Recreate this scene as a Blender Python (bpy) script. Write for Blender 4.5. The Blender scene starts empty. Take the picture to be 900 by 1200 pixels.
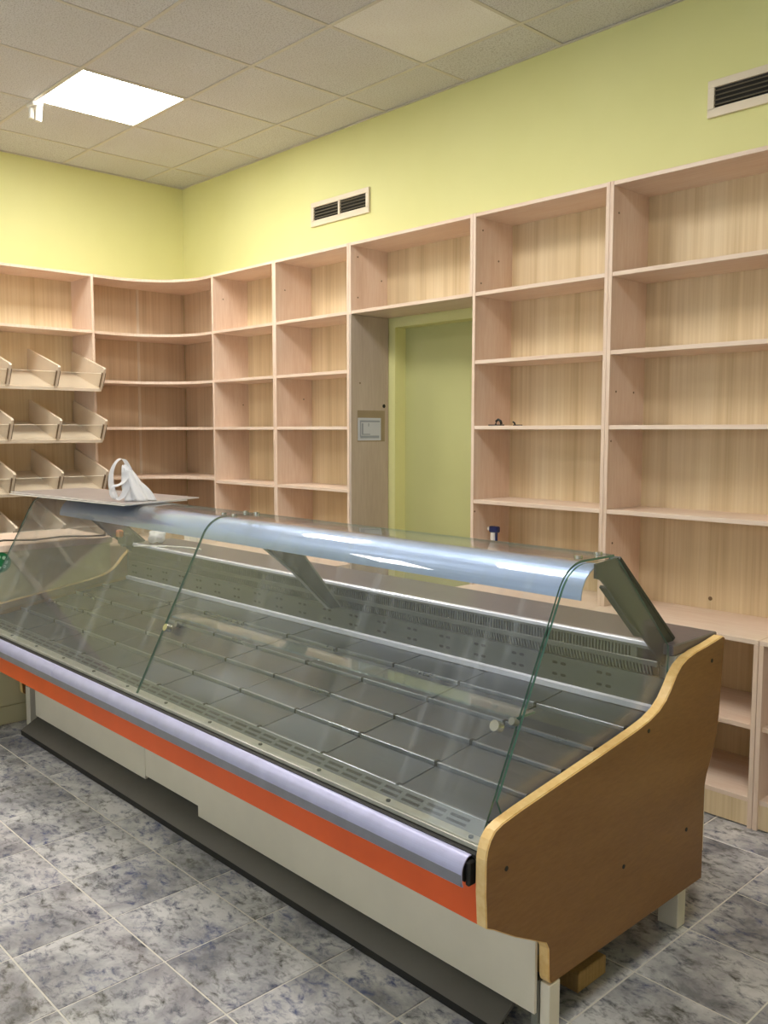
import bpy, bmesh, math, random
from mathutils import Vector, Matrix
random.seed(7)
S = bpy.context.scene
COL = S.collection

# ------------------------------------------------------------------ camera
cam_d = bpy.data.cameras.new('camera')
cam_d.sensor_fit = 'HORIZONTAL'; cam_d.sensor_width = 36.0
cam_d.lens = 1037.98 * 36.0 / 900.0
cam_d.clip_start = 0.05
cam = bpy.data.objects.new('camera', cam_d); COL.objects.link(cam)
_r = Vector((0.68620145, 0.72741107, 0.00083583))
_u = Vector((-0.0668572, 0.06192531, 0.99583903))
_f = Vector((-0.72433258, 0.68340207, -0.09112591))
M4 = Matrix((( _r.x, _u.x, -_f.x, 5.979), (_r.y, _u.y, -_f.y, -3.5699), (_r.z, _u.z, -_f.z, 1.46236), (0, 0, 0, 1)))
cam.matrix_world = M4
S.camera = cam

# ------------------------------------------------------------------ world, exposure
w = bpy.data.worlds.new('world'); S.world = w; w.use_nodes = True
w.node_tree.nodes['Background'].inputs[0].default_value = (0.80, 0.90, 1.0, 1)
w.node_tree.nodes['Background'].inputs[1].default_value = 1.1
S.view_settings.view_transform = 'Standard'; S.view_settings.look = 'None'
S.view_settings.exposure = 1.0; S.view_settings.gamma = 1.0
S.view_settings.use_curve_mapping = False
S.cycles.transparent_max_bounces = 32
S.cycles.max_bounces = 10
LAMP_STRENGTH = 18.0
LAMP_COLOR = (1.0, 0.965, 0.90)

# ------------------------------------------------------------------ materials
def lin(h):
    h = h.lstrip('#'); o = []
    for i in (0, 2, 4):
        c = int(h[i:i+2], 16) / 255.0
        o.append(c / 12.92 if c <= 0.04045 else ((c + 0.055) / 1.055) ** 2.4)
    return (o[0], o[1], o[2], 1.0)

class NT:
    def __init__(s, name):
        s.m = bpy.data.materials.new(name); s.m.use_nodes = True
        s.t = s.m.node_tree; s.n = s.t.nodes; s.n.clear()
        s.out = s.n.new('ShaderNodeOutputMaterial')
    def add(s, kind, **kw):
        n = s.n.new('ShaderNode' + kind)
        for k, v in kw.items(): setattr(n, k, v)
        return n
    def link(s, a, b): s.t.links.new(a, b)
    def set(s, n, **kw):
        for k, v in kw.items(): n.inputs[k.replace('_', ' ')].default_value = v
        return n
    def pos(s, scale, rnd=False):
        g = s.add('NewGeometry'); mp = s.add('Mapping'); mp.vector_type = 'POINT'
        mp.inputs['Scale'].default_value = scale
        s.link(g.outputs['Position'], mp.inputs['Vector'])
        if rnd:
            oi = s.add('ObjectInfo'); mul = s.add('Math', operation='MULTIPLY'); mul.inputs[1].default_value = 57.0
            s.link(oi.outputs['Random'], mul.inputs[0]); s.link(mul.outputs[0], mp.inputs['Location'])
        return mp.outputs[0]
    def noise(s, vec, scale=1.0, detail=3.0, rough=0.55, dist=0.0):
        n = s.add('TexNoise'); n.inputs['Scale'].default_value = scale
        n.inputs['Detail'].default_value = detail; n.inputs['Roughness'].default_value = rough
        n.inputs['Distortion'].default_value = dist
        s.link(vec, n.inputs['Vector']); return n.outputs['Fac']
    def ramp(s, fac, stops):
        r = s.add('ValToRGB'); e = r.color_ramp.elements
        while len(e) < len(stops): e.new(0.5)
        for i, (p, c) in enumerate(stops): e[i].position = p; e[i].color = c
        s.link(fac, r.inputs[0]); return r.outputs[0]
    def mix(s, fac, a, b, blend='MIX'):
        m = s.add('Mix', data_type='RGBA', blend_type=blend)
        if isinstance(fac, (int, float)): m.inputs[0].default_value = fac
        else: s.link(fac, m.inputs[0])
        for i, v in ((6, a), (7, b)):
            if isinstance(v, tuple): m.inputs[i].default_value = v
            else: s.link(v, m.inputs[i])
        return m.outputs[2]
    def pbsdf(s, color, rough=0.5, metal=0.0, spec=0.5, bump=None, bstr=0.1, bdist=0.002):
        p = s.add('BsdfPrincipled')
        if isinstance(color, tuple): p.inputs['Base Color'].default_value = color
        else: s.link(color, p.inputs['Base Color'])
        if isinstance(rough, (int, float)): p.inputs['Roughness'].default_value = rough
        else: s.link(rough, p.inputs['Roughness'])
        p.inputs['Metallic'].default_value = metal
        p.inputs['Specular IOR Level'].default_value = spec
        if bump is not None:
            b = s.add('Bump'); b.inputs['Strength'].default_value = bstr; b.inputs['Distance'].default_value = bdist
            s.link(bump, b.inputs['Height']); s.link(b.outputs[0], p.inputs['Normal'])
        s.link(p.outputs[0], s.out.inputs[0]); return p

def plain(name, hexc, rough=0.5, metal=0.0, var=0.06, vscale=9.0, spec=0.5):
    n = NT(name); c = lin(hexc)
    v = n.noise(n.pos((vscale,) * 3), 1.0, 4.0)
    lo = tuple(x * (1 - var) for x in c[:3]) + (1,); hi = tuple(min(1, x * (1 + var)) for x in c[:3]) + (1,)
    n.pbsdf(n.ramp(v, [(0.3, lo), (0.7, hi)]), rough, metal, spec); return n.m

def wood(name, dark, mid, light, scale, rough=0.45, fine=(160, 160, 6), spec=0.4):
    n = NT(name)
    a = n.noise(n.pos(scale), 1.0, 4.0, 0.6)
    col = n.ramp(a, [(0.28, lin(dark)), (0.5, lin(mid)), (0.72, lin(light))])
    b = n.noise(n.pos(fine), 1.0, 3.0, 0.6)
    col = n.mix(0.35, col, n.ramp(b, [(0.3, lin(dark)), (0.65, lin(light))]))
    n.pbsdf(col, rough, 0.0, spec); return n.m

MAT = {}
MAT['laminate'] = wood('pink_beech_laminate', 'DABBA2', 'E9CFB9', 'F2DECC', (6, 6, 1.2), 0.45, (90, 90, 8))
MAT['laminate_x'] = wood('pink_beech_laminate_lengthwise', 'DCBEA6', 'EAD2BD', 'F3E0CF', (1.2, 6, 6), 0.42, (8, 90, 90))
MAT['backing'] = wood('striped_backing_board', 'CBB083', 'E4CCA3', 'F0DDBB', (16, 16, 0.35), 0.5, (70, 70, 1.2))
MAT['corner_back'] = wood('corner_backing_board', 'C4A886', 'DBC19F', 'E6D0B2', (16, 16, 0.35), 0.5, (70, 70, 1.2))
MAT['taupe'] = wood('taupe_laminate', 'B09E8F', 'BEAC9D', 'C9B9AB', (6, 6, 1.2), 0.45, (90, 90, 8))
MAT['cream'] = plain('cream_laminate', 'E8D8C2', 0.4, 0, 0.03)
MAT['slot'] = plain('brown_metal_channel', '857056', 0.4, 0.5)
MAT['honey'] = wood('honey_beech_panel', '754F27', '875E32', '936A3B', (2.0, 2.2, 9.0), 0.4, (20, 24, 120))
MAT['band'] = wood('pale_edge_banding', 'D9AC66', 'EBC583', 'F3D49A', (8, 8, 8), 0.3, (60, 60, 60))
MAT['orange'] = plain('orange_enamel', 'EC5F1C', 0.45, 0, 0.07, 5)
MAT['white_enamel'] = plain('white_enamel', 'E2D8C4', 0.5, 0, 0.05, 4)
MAT['cream_front'] = plain('cream_counter_front', 'C9BF98', 0.5, 0, 0.05, 3)
MAT['plinth'] = plain('dark_grey_plinth', '5A5650', 0.55, 0, 0.08, 6)
MAT['black'] = plain('black_rubber', '15130F', 0.6, 0, 0.1)
MAT['dark_grey'] = plain('dark_grey_steel', '343634', 0.5, 0.1, 0.1)
MAT['grey_paint'] = plain('grey_painted_steel', '83837A', 0.42, 0.35, 0.06)
MAT['grille'] = plain('dull_grey_grille', '5C5E5B', 0.45, 0.3, 0.08, 20)
MAT['alu'] = plain('brushed_aluminium', 'C4C5D2', 0.33, 0.75, 0.05, 14)
MAT['canopy'] = plain('daylight_tinted_canopy', 'A9BCE2', 0.40, 0.5, 0.05, 6)  # blue of the reflected daylight is mixed into the metal colour
MAT['rail'] = plain('daylight_tinted_bumper', 'B4B4D4', 0.45, 0.35, 0.06, 20)  # lilac cast is reflected daylight, put into the aluminium colour
MAT['rail_lip'] = plain('grey_rail_lip', '86868E', 0.4, 0.3, 0.08, 20)
MAT['sill'] = plain('pale_metal_sill', 'B9B8AB', 0.4, 0.4, 0.1, 20)
MAT['trim'] = plain('polished_trim', 'EAEAF6', 0.25, 0.25, 0.03)
MAT['worktop'] = plain('grey_brown_worktop', '665E60', 0.3, 0, 0.1, 30)
MAT['white_plastic'] = plain('white_plastic', 'ECE9E2', 0.35, 0, 0.02)
MAT['vent_frame'] = plain('ivory_vent_frame', 'E7D9C2', 0.4, 0, 0.03)
MAT['vent_dark'] = plain('vent_shadow', '1E1A14', 0.7, 0, 0.1)
MAT['vent_slat'] = plain('vent_slat', '857B68', 0.4, 0.3, 0.05)
MAT['blue'] = plain('dark_blue_plastic', '1E2C63', 0.35)
MAT['green'] = plain('green_sticker', '1E7A46', 0.4, 0, 0.2, 40)
MAT['pale_green'] = plain('pale_sticker_print', 'B9DCC2', 0.5)
MAT['paper'] = plain('pale_paper', 'CACCD6', 0.7, 0, 0.03)
MAT['print'] = plain('grey_print', '9BA0AE', 0.7)
MAT['card'] = plain('brown_card', '9C8A70', 0.7, 0, 0.08)
MAT['sheet'] = plain('grey_plastic_sheet', '9A8F8B', 0.35, 0, 0.08, 12)
MAT['sheet_edge'] = plain('white_sheet_edge', 'E6E2DC', 0.4)
MAT['block'] = wood('rough_pine', '8A6A3E', 'A3814D', 'B8965E', (20, 4, 20), 0.7)
MAT['orange_plastic'] = plain('orange_plastic', 'D2743A', 0.5)
MAT['cable'] = plain('grey_cable', '4A4636', 0.5)
MAT['chrome'] = plain('chrome', 'C8C4B8', 0.2, 0.9, 0.02)
MAT['cardboard'] = plain('beige_cardboard', 'B59A78', 0.7, 0, 0.06)
MAT['grid'] = plain('ceiling_grid', 'D2CCC0', 0.5, 0, 0.05)
MAT['white_wall'] = plain('white_paint', 'DAD5C6', 0.7, 0, 0.02)

def mk_wall():
    n = NT('yellow_green_paint')
    a = n.noise(n.pos((1.5, 1.5, 1.5)), 1.0, 3.0)
    b = n.noise(n.pos((220, 220, 220)), 1.0, 2.0)
    c = n.ramp(a, [(0.3, lin('E5E39E')), (0.7, lin('EBE9A8'))])
    n.pbsdf(c, 0.6, 0, 0.3, b, 0.15, 0.002); return n.m
MAT['wall'] = mk_wall()
def mk_door():
    n = NT('shaded_wall_paint')  # wall paint again, darkened and greened for the shade in the recess
    a = n.noise(n.pos((1.5, 1.5, 1.5)), 1.0, 3.0)
    n.pbsdf(n.ramp(a, [(0.3, lin('BDBC82')), (0.7, lin('C5C48A'))]), 0.55, 0, 0.3); return n.m
MAT['door'] = mk_door()
def mk_ceiling(name, base, spec):
    n = NT(name)
    p = n.pos((150, 150, 150)); a = n.noise(p, 1.0, 2.0, 0.6)
    c1 = n.ramp(a, [(0.36, lin(spec)), (0.5, lin(base))])
    l = n.noise(n.pos((2.2, 2.2, 2.2), True), 1.0, 2.0)
    c = n.mix(n.ramp(l, [(0.35, (0, 0, 0, 1)), (0.8, (0.3, 0.3, 0.3, 1))]), c1, lin('C3BCB0'))
    n.pbsdf(c, 0.9, 0, 0.1, a, 0.3, 0.003); return n.m
MAT['ctile'] = mk_ceiling('mineral_fibre_tile', 'DCDCDD', 'BBB9B8')
MAT['ctile_new'] = mk_ceiling('new_pale_tile', 'F6F5F2', 'E6E3DC')

def mk_tile(name='marbled_floor_tile', brick=False):
    n = NT(name)
    p = n.pos((1, 1, 1), not brick)
    big = n.noise(p, 4.5, 6.0, 0.65, 0.3)
    st = n.add('Mapping'); st.inputs['Scale'].default_value = (22, 34, 20); st.inputs['Rotation'].default_value = (0, 0, 0.5)
    n.link(p, st.inputs['Vector'])
    blot = n.noise(st.outputs[0], 1.0, 6.0, 0.7, 0.4)
    base = n.ramp(big, [(0.34, lin('7E7E83')), (0.48, lin('ABAAAD')), (0.63, lin('D2D0D0'))])
    mask = n.ramp(blot, [(0.48, (0, 0, 0, 1)), (0.68, (1, 1, 1, 1))])
    hue = n.noise(p, 4.0, 2.0)
    ink = n.ramp(hue, [(0.42, lin('55554F')), (0.62, lin('50587C'))])
    c = n.mix(mask, base, ink)
    if brick:
        g = n.add('NewGeometry'); b = n.add('TexBrick'); b.offset = 0.0
        mp = n.add('Mapping'); mp.inputs['Location'].default_value = (-2.65, 2.413, 0)
        n.link(g.outputs['Position'], mp.inputs['Vector']); n.link(mp.outputs[0], b.inputs['Vector'])
        b.inputs['Scale'].default_value = 1.0; b.inputs['Brick Width'].default_value = 0.305
        b.inputs['Row Height'].default_value = 0.302; b.inputs['Mortar Size'].default_value = 0.002
        c = n.mix(b.outputs['Fac'], c, lin('8F8B86'))
    n.pbsdf(c, 0.2, 0, 0.5); return n.m
MAT['tile'] = mk_tile()
MAT['floor'] = plain('grey_grout', 'D2CDC4', 0.8, 0, 0.1, 20)
MAT['floor_far'] = mk_tile('marbled_floor_far', True)

def mk_steel(name, hexc, rough, streak=(3, 60, 60)):
    n = NT(name); c = lin(hexc)
    a = n.noise(n.pos(streak), 1.0, 4.0); b = n.noise(n.pos((5, 5, 5), True), 1.0, 4.0)
    col = n.mix(0.5, n.ramp(a, [(0.3, tuple(x * .82 for x in c[:3]) + (1,)), (0.7, c)]), n.ramp(b, [(0.3, tuple(x * .75 for x in c[:3]) + (1,)), (0.7, c)]))
    r = n.ramp(b, [(0.3, (rough * .8,) * 3 + (1,)), (0.7, (rough * 1.3,) * 3 + (1,))])
    n.pbsdf(col, r, 0.9, 0.5); return n.m
MAT['steel'] = mk_steel('stainless_steel_tray', '6F737D', 0.36)
MAT['steel_lip'] = mk_steel('stainless_steel_lip', 'A6A9B0', 0.3)
MAT['steel_grey'] = mk_steel('satin_grey_steel', '7F807C', 0.4)

def mk_glass(name, tint, dirt, f0=0.04):
    n = NT(name)
    lw = n.add('LayerWeight'); lw.inputs['Blend'].default_value = 0.5
    pw = n.add('Math', operation='POWER'); pw.inputs[1].default_value = 5.0
    n.link(lw.outputs['Facing'], pw.inputs[0])
    ma = n.add('Math', operation='MULTIPLY_ADD'); ma.inputs[1].default_value = 1 - f0; ma.inputs[2].default_value = f0
    n.link(pw.outputs[0], ma.inputs[0])
    tr = n.add('BsdfTransparent'); tr.inputs[0].default_value = tint
    gl = n.add('BsdfGlossy'); gl.inputs['Roughness'].default_value = 0.03
    mx = n.add('MixShader'); n.link(ma.outputs[0], mx.inputs[0]); n.link(tr.outputs[0], mx.inputs[1]); n.link(gl.outputs[0], mx.inputs[2])
    # dried wipe marks and dust: a thin whitish film
    mp = n.add('Mapping'); mp.inputs['Rotation'].default_value = (0.5, 0.75, 0.4); mp.inputs['Scale'].default_value = (26, 0.9, 0.9)
    g = n.add('NewGeometry'); n.link(g.outputs['Position'], mp.inputs['Vector'])
    d = n.noise(mp.outputs[0], 1.0, 4.0, 0.6, 0.3)
    fac = n.ramp(d, [(0.55, (dirt * .6,) * 3 + (1,)), (0.74, (dirt * 1.8,) * 3 + (1,))])
    df = n.add('BsdfDiffuse'); df.inputs[0].default_value = (0.78, 0.82, 0.85, 1)
    m2 = n.add('MixShader'); n.link(fac, m2.inputs[0]); n.link(mx.outputs[0], m2.inputs[1]); n.link(df.outputs[0], m2.inputs[2])
    n.link(m2.outputs[0], n.out.inputs[0]); return n.m
MAT['glass'] = mk_glass('smeared_clear_glass', (0.966, 0.977, 0.974, 1), 0.055)
MAT['acrylic'] = mk_glass('clear_acrylic', (0.95, 0.95, 0.93, 1), 0.05)
MAT['acrylic_edge'] = plain('acrylic_edge', 'E9E2D2', 0.3)
MAT['glass_green'] = mk_glass('greenish_glass_shelf', (0.88, 0.95, 0.92, 1), 0.06)
def mk_edge():
    n = NT('green_glass_edge')
    n.pbsdf(lin('4E6E60'), 0.15, 0, 0.6); return n.m
MAT['glass_edge'] = mk_edge()
def mk_film():
    n = NT('white_polythene')
    tr = n.add('BsdfTranslucent'); tr.inputs[0].default_value = (0.9, 0.9, 0.92, 1)
    df = n.add('BsdfPrincipled'); df.inputs['Base Color'].default_value = (0.86, 0.86, 0.88, 1); df.inputs['Roughness'].default_value = 0.3
    mx = n.add('MixShader'); mx.inputs[0].default_value = 0.65
    n.link(tr.outputs[0], mx.inputs[1]); n.link(df.outputs[0], mx.inputs[2]); n.link(mx.outputs[0], n.out.inputs[0]); return n.m
MAT['film'] = mk_film()
def mk_emit():
    n = NT('lit_lamp_diffuser'); e = n.add('Emission')
    e.inputs[0].default_value = LAMP_COLOR + (1,); e.inputs[1].default_value = LAMP_STRENGTH
    n.link(e.outputs[0], n.out.inputs[0]); return n.m
MAT['lamp'] = mk_emit()

# ------------------------------------------------------------------ mesh helpers
def mats(o, m):
    for k in (m if isinstance(m, (list, tuple)) else [m]): o.data.materials.append(MAT[k])
def link_mesh(name, bm, m, parent=None, smooth=False):
    me = bpy.data.meshes.new(name); bm.normal_update(); bm.to_mesh(me); bm.free()
    if smooth:
        for p in me.polygons: p.use_smooth = True
    o = bpy.data.objects.new(name, me); COL.objects.link(o); mats(o, m)
    if parent is not None: o.parent = parent
    return o
def add_box(bm, x0, x1, y0, y1, z0, z1, mi=0):
    v = [bm.verts.new(p) for p in ((x0, y0, z0), (x1, y0, z0), (x1, y1, z0), (x0, y1, z0), (x0, y0, z1), (x1, y0, z1), (x1, y1, z1), (x0, y1, z1))]
    for f in ((3, 2, 1, 0), (4, 5, 6, 7), (0, 1, 5, 4), (1, 2, 6, 5), (2, 3, 7, 6), (3, 0, 4, 7)):
        bm.faces.new([v[i] for i in f]).material_index = mi
def bevel(bm, w, seg=1):
    if w > 0: bmesh.ops.bevel(bm, geom=bm.edges[:], offset=w, segments=seg, affect='EDGES', profile=0.5)
def box(name, x0, x1, y0, y1, z0, z1, m, parent=None, bv=0.0):
    bm = bmesh.new(); add_box(bm, min(x0, x1), max(x0, x1), min(y0, y1), max(y0, y1), min(z0, z1), max(z0, z1)); bevel(bm, bv)
    return link_mesh(name, bm, m, parent)
def add_prism(bm, poly, a0, a1, axis='x', cap=0, side=0):
    def P(q, a):
        if axis == 'x': return (a, q[0], q[1])
        if axis == 'y': return (q[0], a, q[1])
        return (q[0], q[1], a)
    A = [bm.verts.new(P(q, a0)) for q in poly]; B = [bm.verts.new(P(q, a1)) for q in poly]
    n = len(poly)
    bm.faces.new(A[::-1]).material_index = cap; bm.faces.new(B).material_index = cap
    for i in range(n):
        j = (i + 1) % n
        bm.faces.new((A[i], A[j], B[j], B[i])).material_index = side
def prism(name, poly, a0, a1, axis, m, parent=None, cap=0, side=0):
    bm = bmesh.new(); add_prism(bm, poly, a0, a1, axis, cap, side)
    bmesh.ops.recalc_face_normals(bm, faces=bm.faces[:])
    return link_mesh(name, bm, m, parent)
def offset_poly(pts, d):
    out = []
    for i, p in enumerate(pts):
        a = Vector(pts[max(i - 1, 0)]); b = Vector(pts[min(i + 1, len(pts) - 1)]); t = (b - a).normalized()
        out.append((p[0] - t.y * d, p[1] + t.x * d))
    return out
def smooth_curve(pts, n=5):
    P = [Vector(p) for p in pts]; out = []
    for i in range(len(P) - 1):
        p0 = P[max(i - 1, 0)]; p1 = P[i]; p2 = P[i + 1]; p3 = P[min(i + 2, len(P) - 1)]
        for k in range(n):
            t = k / n
            q = 0.5 * ((2 * p1) + (p2 - p0) * t + (2 * p0 - 5 * p1 + 4 * p2 - p3) * t * t + (3 * p1 - p0 - 3 * p2 + p3) * t ** 3)
            out.append((q.x, q.y))
    out.append(tuple(P[-1])); return out
def add_cyl(bm, c, axis, r, h, seg=16, r2=None):
    rot = Vector((0, 0, 1)).rotation_difference(Vector(axis).normalized()).to_matrix().to_4x4()
    bmesh.ops.create_cone(bm, cap_ends=True, segments=seg, radius1=r, radius2=r if r2 is None else r2, depth=h, matrix=Matrix.Translation(Vector(c)) @ rot)
def cyl(name, c, axis, r, h, m, parent=None, seg=16, r2=None):
    bm = bmesh.new(); add_cyl(bm, c, axis, r, h, seg, r2); return link_mesh(name, bm, m, parent)
def tube(name, pts, r, m, parent=None, seg=8):
    bm = bmesh.new(); rings = []
    P = [Vector(p) for p in pts]
    for i, p in enumerate(P):
        t = (P[min(i + 1, len(P) - 1)] - P[max(i - 1, 0)]).normalized()
        a = t.orthogonal().normalized() if abs(t.z) > .95 else t.cross(Vector((0, 0, 1))).normalized()
        b = t.cross(a)
        rings.append([bm.verts.new(p + a * math.cos(2 * math.pi * k / seg) * r + b * math.sin(2 * math.pi * k / seg) * r) for k in range(seg)])
    for A, B in zip(rings, rings[1:]):
        for k in range(seg): bm.faces.new((A[k], A[(k + 1) % seg], B[(k + 1) % seg], B[k]))
    bm.faces.new(rings[0][::-1]); bm.faces.new(rings[-1])
    return link_mesh(name, bm, m, parent, True)
def thing(name, label, cat, loc=(0, 0, 0), group=None):
    o = bpy.data.objects.new(name, None); o.empty_display_size = 0.05; COL.objects.link(o)
    o['label'] = label; o['category'] = cat
    if group: o['group'] = group
    o['_base'] = loc
    return o
THINGS = []
def tag(o, label, cat, group=None):
    o['label'] = label; o['category'] = cat
    if group: o['group'] = group
    return o
def struct(o, label=None):
    o['kind'] = 'structure'
    if label: o['label'] = label
    return o

# ------------------------------------------------------------------ the room
CZ = 3.258; RX = 8.2; RY = -6.6
GX0, GY0 = 0.4094, -0.3184       # first ceiling grid lines
# floor: slab, individually laid tiles in view
fl = struct(box('floor', -0.2, RX + .2, RY - .2, 0.5, -0.12, -0.002, 'floor'), 'grey tiled shop floor')
TW, TD = 0.305, 0.302
bm = bmesh.new(); add_box(bm, 0.0027, TW - .0027, 0.0027, TD - .0027, -0.008, 0.0); bevel(bm, 0.0012)
tile_me = bpy.data.meshes.new('floor_tile'); bm.to_mesh(tile_me); bm.free(); tile_me.materials.append(MAT['tile'])
tx0, tx1, ty0, ty1 = -4, 13, -6, 8
for i in range(tx0, tx1):
    for j in range(ty0, ty1):
        o = bpy.data.objects.new('floor_tile', tile_me); COL.objects.link(o); o.parent = fl
        o.location = (2.65 + i * TW, -2.413 + j * TD, random.uniform(-.0004, .0004))
X0 = 2.65 + tx0 * TW; X1 = 2.65 + tx1 * TW; Y0 = -2.413 + ty0 * TD; Y1 = -2.413 + ty1 * TD
bm = bmesh.new()
add_box(bm, 0, X0, RY, 0, -.006, 0); add_box(bm, X1, RX, RY, 0, -.006, 0); add_box(bm, X0, X1, RY, Y0, -.006, 0); add_box(bm, X0, X1, Y1, 0, -.006, 0)
o = link_mesh('distant_floor_tiling', bm, 'floor_far', fl); o['kind'] = 'stuff'
# walls (the back wall has the blind doorway cut into it)
DX0, DX1, DZ = 2.287, 3.16, 2.052
bm = bmesh.new()
add_box(bm, -.2, DX0, 0, .16, 0, CZ + .1); add_box(bm, DX1, RX + .2, 0, .16, 0, CZ + .1); add_box(bm, DX0, DX1, 0, .16, DZ, CZ + .1)
struct(link_mesh('wall_back', bm, 'wall'), 'yellow green wall behind the long shelves')
bm = bmesh.new(); add_box(bm, DX0 - .02, DX1 + .02, .085, .12, 0, DZ + .02)
struct(link_mesh('door_1', bm, 'door'), 'blind doorway panel between the shelves, wall green darkened for shade')
struct(box('wall_left', -.16, 0, RY - .2, 0, 0, CZ + .1, 'wall'), 'yellow green wall behind the bread shelves')
struct(box('wall_right', RX, RX + .16, RY - .2, .1, 0, CZ + .1, 'white_wall'))
# shop front behind the viewer: three large windows that let the daylight in
WIN = ((.5, 2.8), (3.0, 5.3), (5.5, 7.8)); WZ0, WZ1 = .45, 2.75
bm = bmesh.new()
add_box(bm, -.16, RX + .16, RY - .16, RY, 0, WZ0); add_box(bm, -.16, RX + .16, RY - .16, RY, WZ1, CZ + .1)
for a, b in ((-.16, .5), (2.8, 3.0), (5.3, 5.5), (7.8, RX + .16)): add_box(bm, a, b, RY - .16, RY, WZ0, WZ1)
struct(link_mesh('wall_front', bm, 'white_wall'))
for k, (a, b) in enumerate(WIN):
    bm = bmesh.new()
    for q in ((a, b, WZ0, WZ0 + .06), (a, b, WZ1 - .06, WZ1), (a, a + .06, WZ0 + .06, WZ1 - .06), (b - .06, b, WZ0 + .06, WZ1 - .06), ((a + b) / 2 - .03, (a + b) / 2 + .03, WZ0 + .06, WZ1 - .06)):
        add_box(bm, q[0], q[1], RY - .11, RY - .05, q[2], q[3])
    wn = struct(link_mesh('window_%d' % (k + 1), bm, 'white_plastic'))
    for q in ((a + .06, (a + b) / 2 - .03), ((a + b) / 2 + .03, b - .06)):
        box('pane', q[0], q[1], RY - .084, RY - .078, WZ0 + .06, WZ1 - .06, 'acrylic', wn)
# ceiling: slab, tiles, T-bars
ce = struct(box('ceiling', -.1, RX + .1, RY - .1, .1, CZ + .02, CZ + .12, 'grid'), 'suspended tile ceiling')
xs = [0.0] + [GX0 + .6 * k for k in range(0, 13)] + [RX]
ys = [0.0] + [GY0 - .6 * k for k in range(0, 11)] + [RY]
LIT = {(2, 2), (2, 6), (9, 4), (5, 3)}      # cells that hold lit lamps
PALE = {(5, 1)}
cache = {}
for i in range(len(xs) - 1):
    for j in range(len(ys) - 1):
        if (i, j) in LIT: continue
        wx = xs[i + 1] - xs[i]; wy = ys[j] - ys[j + 1]
        key = (round(wx, 3), round(wy, 3), (i, j) in PALE and (i, j) == (5, 1))
        if key not in cache:
            bm = bmesh.new(); add_box(bm, .004, wx - .004, .004, wy - .004, 0, .014); bevel(bm, .002)
            me = bpy.data.meshes.new('ceiling_tile'); bm.to_mesh(me); bm.free()
            me.materials.append(MAT['ctile_new'] if key[2] else MAT['ctile']); cache[key] = me
        o = bpy.data.objects.new('ceiling_tile', cache[key]); COL.objects.link(o); o.parent = ce
        o.location = (xs[i], ys[j + 1], CZ + random.uniform(0, .003))
        if key[2]: o['label'] = 'paler ceiling panel than its neighbours'
for x in xs[1:-1]: box('grid_bar', x - .009, x + .009, RY, 0, CZ - .002, CZ + .004, 'grid', ce)
for y in ys[1:-1]: box('grid_bar', 0, RX, y - .009, y + .009, CZ - .0025, CZ + .004, 'grid', ce)
bm = bmesh.new(); add_box(bm, 0, RX, -.012, 0, CZ - .006, CZ); add_box(bm, 0, .012, RY, 0, CZ - .006, CZ)
link_mesh('edge_trim', bm, 'grid', ce)
lamp_names = {(2, 2): 'lit square ceiling lamp near the corner of the yellow walls', (2, 6): 'lit square ceiling lamp over the bread shelves side',
    (5, 3): 'lit square ceiling lamp above the middle of the glass case', (9, 4): 'lit square ceiling lamp right of the wooden end of the glass case'}
for (i, j) in sorted(LIT):
    t = thing('ceiling_lamp', lamp_names[(i, j)], 'lamp', group='square ceiling lamps')
    x0, x1, y0, y1 = xs[i], xs[i + 1], ys[j + 1], ys[j]
    bm = bmesh.new()
    for a in ((x0 + .004, x1 - .004, y0 + .004, y0 + .016), (x0 + .004, x1 - .004, y1 - .016, y1 - .004), (x0 + .004, x0 + .016, y0 + .016, y1 - .016), (x1 - .016, x1 - .004, y0 + .016, y1 - .016)):
        add_box(bm, a[0], a[1], a[2], a[3], CZ - .002, CZ + .02)
    link_mesh('lamp_frame', bm, 'white_plastic', t)
    box('diffuser', x0 + .016, x1 - .016, y0 + .016, y1 - .016, CZ + .001, CZ + .012, 'lamp', t)

# ------------------------------------------------------------------ shelving along the back wall
T = 0.018; YF = -0.2914
ZT, Z2, Z3, Z4, Z5, ZC = 2.4935, 2.1237, 1.801, 1.4875, 1.1285, 0.709
def peg(parent, x, y, z, ax='x'):
    cyl('peg_hole', (x, y, z), (1, 0, 0) if ax == 'x' else (0, 1, 0), .0045, .002, 'slot', parent, 10)
def shelf_unit(x0, x1, zb, shelves, label, group='tall shelf units on the back wall', jitter=()):
    t = thing('shelf_unit', label, 'shelf', (0, 0, 0), group)
    box('side_panel', x0 + .0005, x0 + T, YF, -.004, zb, ZT, 'laminate', t, .001)
    box('side_panel', x1 - T, x1 - .0005, YF, -.004, zb, ZT, 'laminate', t, .001)
    box('top_panel', x0 + T, x1 - T, YF + .001, -.004, ZT - T, ZT - .001, 'laminate_x', t, .001)
    for k, z in enumerate(shelves):
        box('shelf', x0 + T, x1 - T, YF + .002, -.014, z - T, z, 'laminate_x', t, .001)
    box('back_panel', x0 + T, x1 - T, -.014, -.006, zb, ZT - T, 'backing', t)
    return t
X1_, X2_, X3_, X4_, X5_, X6_ = .8263, 1.5239, 2.2183, 3.1209, 3.8709, 4.621
u = shelf_unit(X1_, X2_, ZC, [Z2, Z3, Z4, Z5], 'tall shelf unit on the back wall right beside the curved corner shelves')
peg(u, X1_ + T + .0005, -.21, 2.34); peg(u, X1_ + T + .0005, -.06, 1.64)
u = shelf_unit(X2_, X3_, ZC, [Z2, Z3, Z4, Z5 + .004], 'tall shelf unit on the back wall left of the green doorway, carrying the paper notice')
peg(u, X2_ + T + .0005, -.22, 2.32); peg(u, X2_ + T + .0005, -.08, 1.66)
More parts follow.
